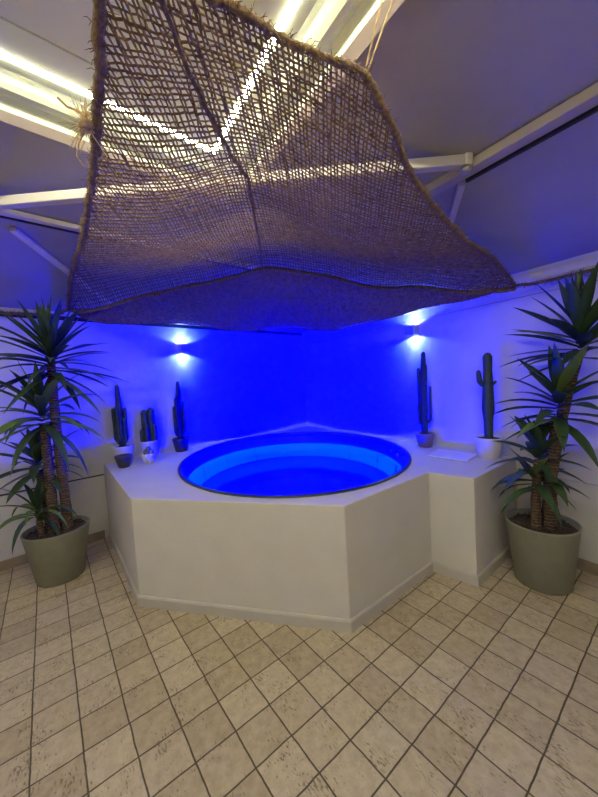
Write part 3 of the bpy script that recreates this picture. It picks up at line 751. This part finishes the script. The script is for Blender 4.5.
# cords tying the near right corner up, left knot, and ropes along the wall plates
c0 = Vector((.298, 1.2, float(net_z(np.array([.298]), np.array([1.2]))[0])))
def cord(name, pts, r, lab, twist=True, m='straw'):
    pts = [Vector(p) for p in pts]; fine = []
    for i in range(len(pts)-1):
        k_ = max(2, int((pts[i+1]-pts[i]).length/.006))
        for q_ in range(k_): fine.append(pts[i].lerp(pts[i+1], q_/k_))
    fine.append(pts[-1]); b = MB()
    for s_ in range(2):
        tw = []
        for i, p in enumerate(fine):
            a = i*.55+s_*PI; tw.append(p+Vector((math.cos(a), math.sin(a), 0))*r*.45)
        b.tube(tw, r*.6, 5)
    return tag(b.build(name, M[m]), lab, 'cord')
k0 = cord('hanging_cord', [c0+Vector((0, 0, .008)), c0+Vector((.05, -.10, .17)), (.385, .99, 2.97)], .0034, 'left of the two thin brown cords lifting the net corner at top right')
k1 = cord('hanging_cord', [c0+Vector((.008, 0, .006)), c0+Vector((.085, -.09, .16)), (.445, 1.02, 2.975)], .0034, 'right of the two thin brown cords lifting the net corner at top right')
for k_ in (k0, k1): k_['group'] = 'cords lifting the net corner'
# knot at the left edge
kp = Vector((-.715, 1.235, float(net_z(np.array([-.69]), np.array([1.25]))[0])))
t = thing('rope_knot', 'frayed straw-coloured rope knot tied to the left edge of the net', 'knot', kp)
b = MB()
for q_ in range(3):
    a0_ = q_*.7; b.tube([Vector((.022*math.cos(a)*(1 if q_ < 2 else .7), .022*math.sin(a)*math.cos(a0_), .026*math.sin(a)*math.sin(a0_)-.01+q_*.012)) for a in [2*PI*j/14 for j in range(14)]], .0085, 6, closed=True)
b.build('loops', M['straw'], t)
b = MB()
for q_ in range(46):
    d = Vector((random.uniform(-.9, .1), random.uniform(-.4, .2), random.uniform(-1.1, 1.4))).normalized(); l_ = random.uniform(.04, .11)
    p1 = d*l_*.5; b.tube([Vector((0, 0, 0)), p1, p1+(d+Vector((random.uniform(-.5, .5), 0, random.uniform(-.5, .3))))*l_*.5], [.0024, .0018, .0008], 4, cap=False)
b.tube([(-.01, 0, -.02), (-.035, -.0, -.06), (-.05, 0, -.11), (-.03, 0, -.145), (-.01, .01, -.15)], [.003, .003, .003, .0025, .0015], 5)
b.build('frayed_ends', M['straw'], t)
b = MB(); b.tube([(-.0, 0, .02), (-.03, -.01, .04), (-.055, -.02, .045), (-.08, -.03, .07)], .004, 6); b.build('tail', M['straw'], t)
# ropes tied out along the walls
lc = Vector((-2.134, 3.1, 2.408)); 
def wall_pt(d, along, z, left=True):
    p = P(d, along) if left else P(along, d); return Vector((p.x, p.y, z))
dRl = MR-m_.dot(Vector((-2.134, 3.1)))
r_ = rope('tie_rope', None, .015, None, 500, pts3=[lc, wall_pt(.10, dRl+.10, 2.38), wall_pt(.085, dRl+.5, 2.368), wall_pt(.085, dRl+1.2, 2.368), wall_pt(.085, dRl+1.8, 2.37)])
tag(r_, 'brown fibre rope running along the left wall top behind the palm leaves', 'rope')
rc = Vector((1.818, 2.68, 2.27)); dLr = NL-n_.dot(Vector((1.818, 2.68)))
r_ = rope('tie_rope', None, .013, None, 400, pts3=[rc, wall_pt(.075, dLr+.22, 2.263, False), wall_pt(.07, dLr+.6, 2.265, False), wall_pt(.07, dLr+1.3, 2.265, False)])
tag(r_, 'brown fibre rope running along the right wall top from the net corner', 'rope')

# ------------------------------------------------------------------ light
# the tub's blue LEDs sit in the inside of the rim, facing across the water. A 465 nm LED lies outside
# the sRGB gamut: in these primaries its red and green components are slightly negative.
BLUE_W = 125.
BLUE = (-.040, -.036, 1.)
for a_deg in (-172, -150, -128, -106, -84, -62, -40, -18, 2):
    p = ell(a_deg/360, 1, -.10); c_ = TC+Vector((.15, .45))
    l = bpy.data.lights.new('tub_lamp', 'AREA'); l.shape = 'RECTANGLE'; l.size = .16; l.size_y = .10; l.energy = BLUE_W
    l.use_nodes = True; nt = l.node_tree; em = nt.nodes['Emission']; cc = nt.nodes.new('ShaderNodeCombineXYZ')
    for q_ in range(3): cc.inputs[q_].default_value = BLUE[q_]
    nt.links.new(cc.outputs[0], em.inputs['Color']); l.specular_factor = .3; l.spread = R(135)
    o = bpy.data.objects.new('tub_lamp', l); COL.objects.link(o); o.location = (p.x, p.y, .62)
    d = Vector((c_.x-p.x, c_.y-p.y, 0)).normalized()*1.; d.z = .12; o.rotation_euler = d.to_track_quat('-Z', 'Z').to_euler()
for a_deg in range(0, 360, 60):
    p = ell(a_deg/360, .55, 0)
    l = bpy.data.lights.new('underwater_lamp', 'SPOT'); l.energy = 30.; l.spot_size = R(165); l.spot_blend = .5; l.shadow_soft_size = .05
    l.color = (.0, .0, 1.); o = bpy.data.objects.new('underwater_lamp', l); COL.objects.link(o); o.location = (p.x, p.y, .45)
w = bpy.data.worlds.new('World'); bpy.context.scene.world = w; w.use_nodes = True
w.node_tree.nodes['Background'].inputs[0].default_value = (.02, .02, .03, 1); w.node_tree.nodes['Background'].inputs[1].default_value = .3

# ------------------------------------------------------------------ camera
cam = bpy.data.cameras.new('camera'); cam.sensor_fit = 'HORIZONTAL'; cam.sensor_width = 36; cam.lens = 322.27/598*36; cam.clip_start = .02
co = bpy.data.objects.new('camera', cam); COL.objects.link(co)
pitch, roll = R(3.20345424), R(-3.26795776)
f_ = Vector((0, math.cos(pitch), -math.sin(pitch))); r0 = Vector((1, 0, 0)); u0 = r0.cross(f_)
c_, s_ = math.cos(roll), math.sin(roll); rr_ = r0*c_+u0*s_; uu_ = u0*c_-r0*s_
mt = Matrix.Identity(4)
for i in range(3): mt[i][0] = rr_[i]; mt[i][1] = uu_[i]; mt[i][2] = -f_[i]
mt[2][3] = 1.6
co.matrix_world = mt
sc = bpy.context.scene; sc.camera = co
sc.view_settings.view_transform = 'Standard'; sc.view_settings.look = 'None'; sc.view_settings.gamma = 1; sc.view_settings.use_curve_mapping = False
sc.view_settings.exposure = 0.
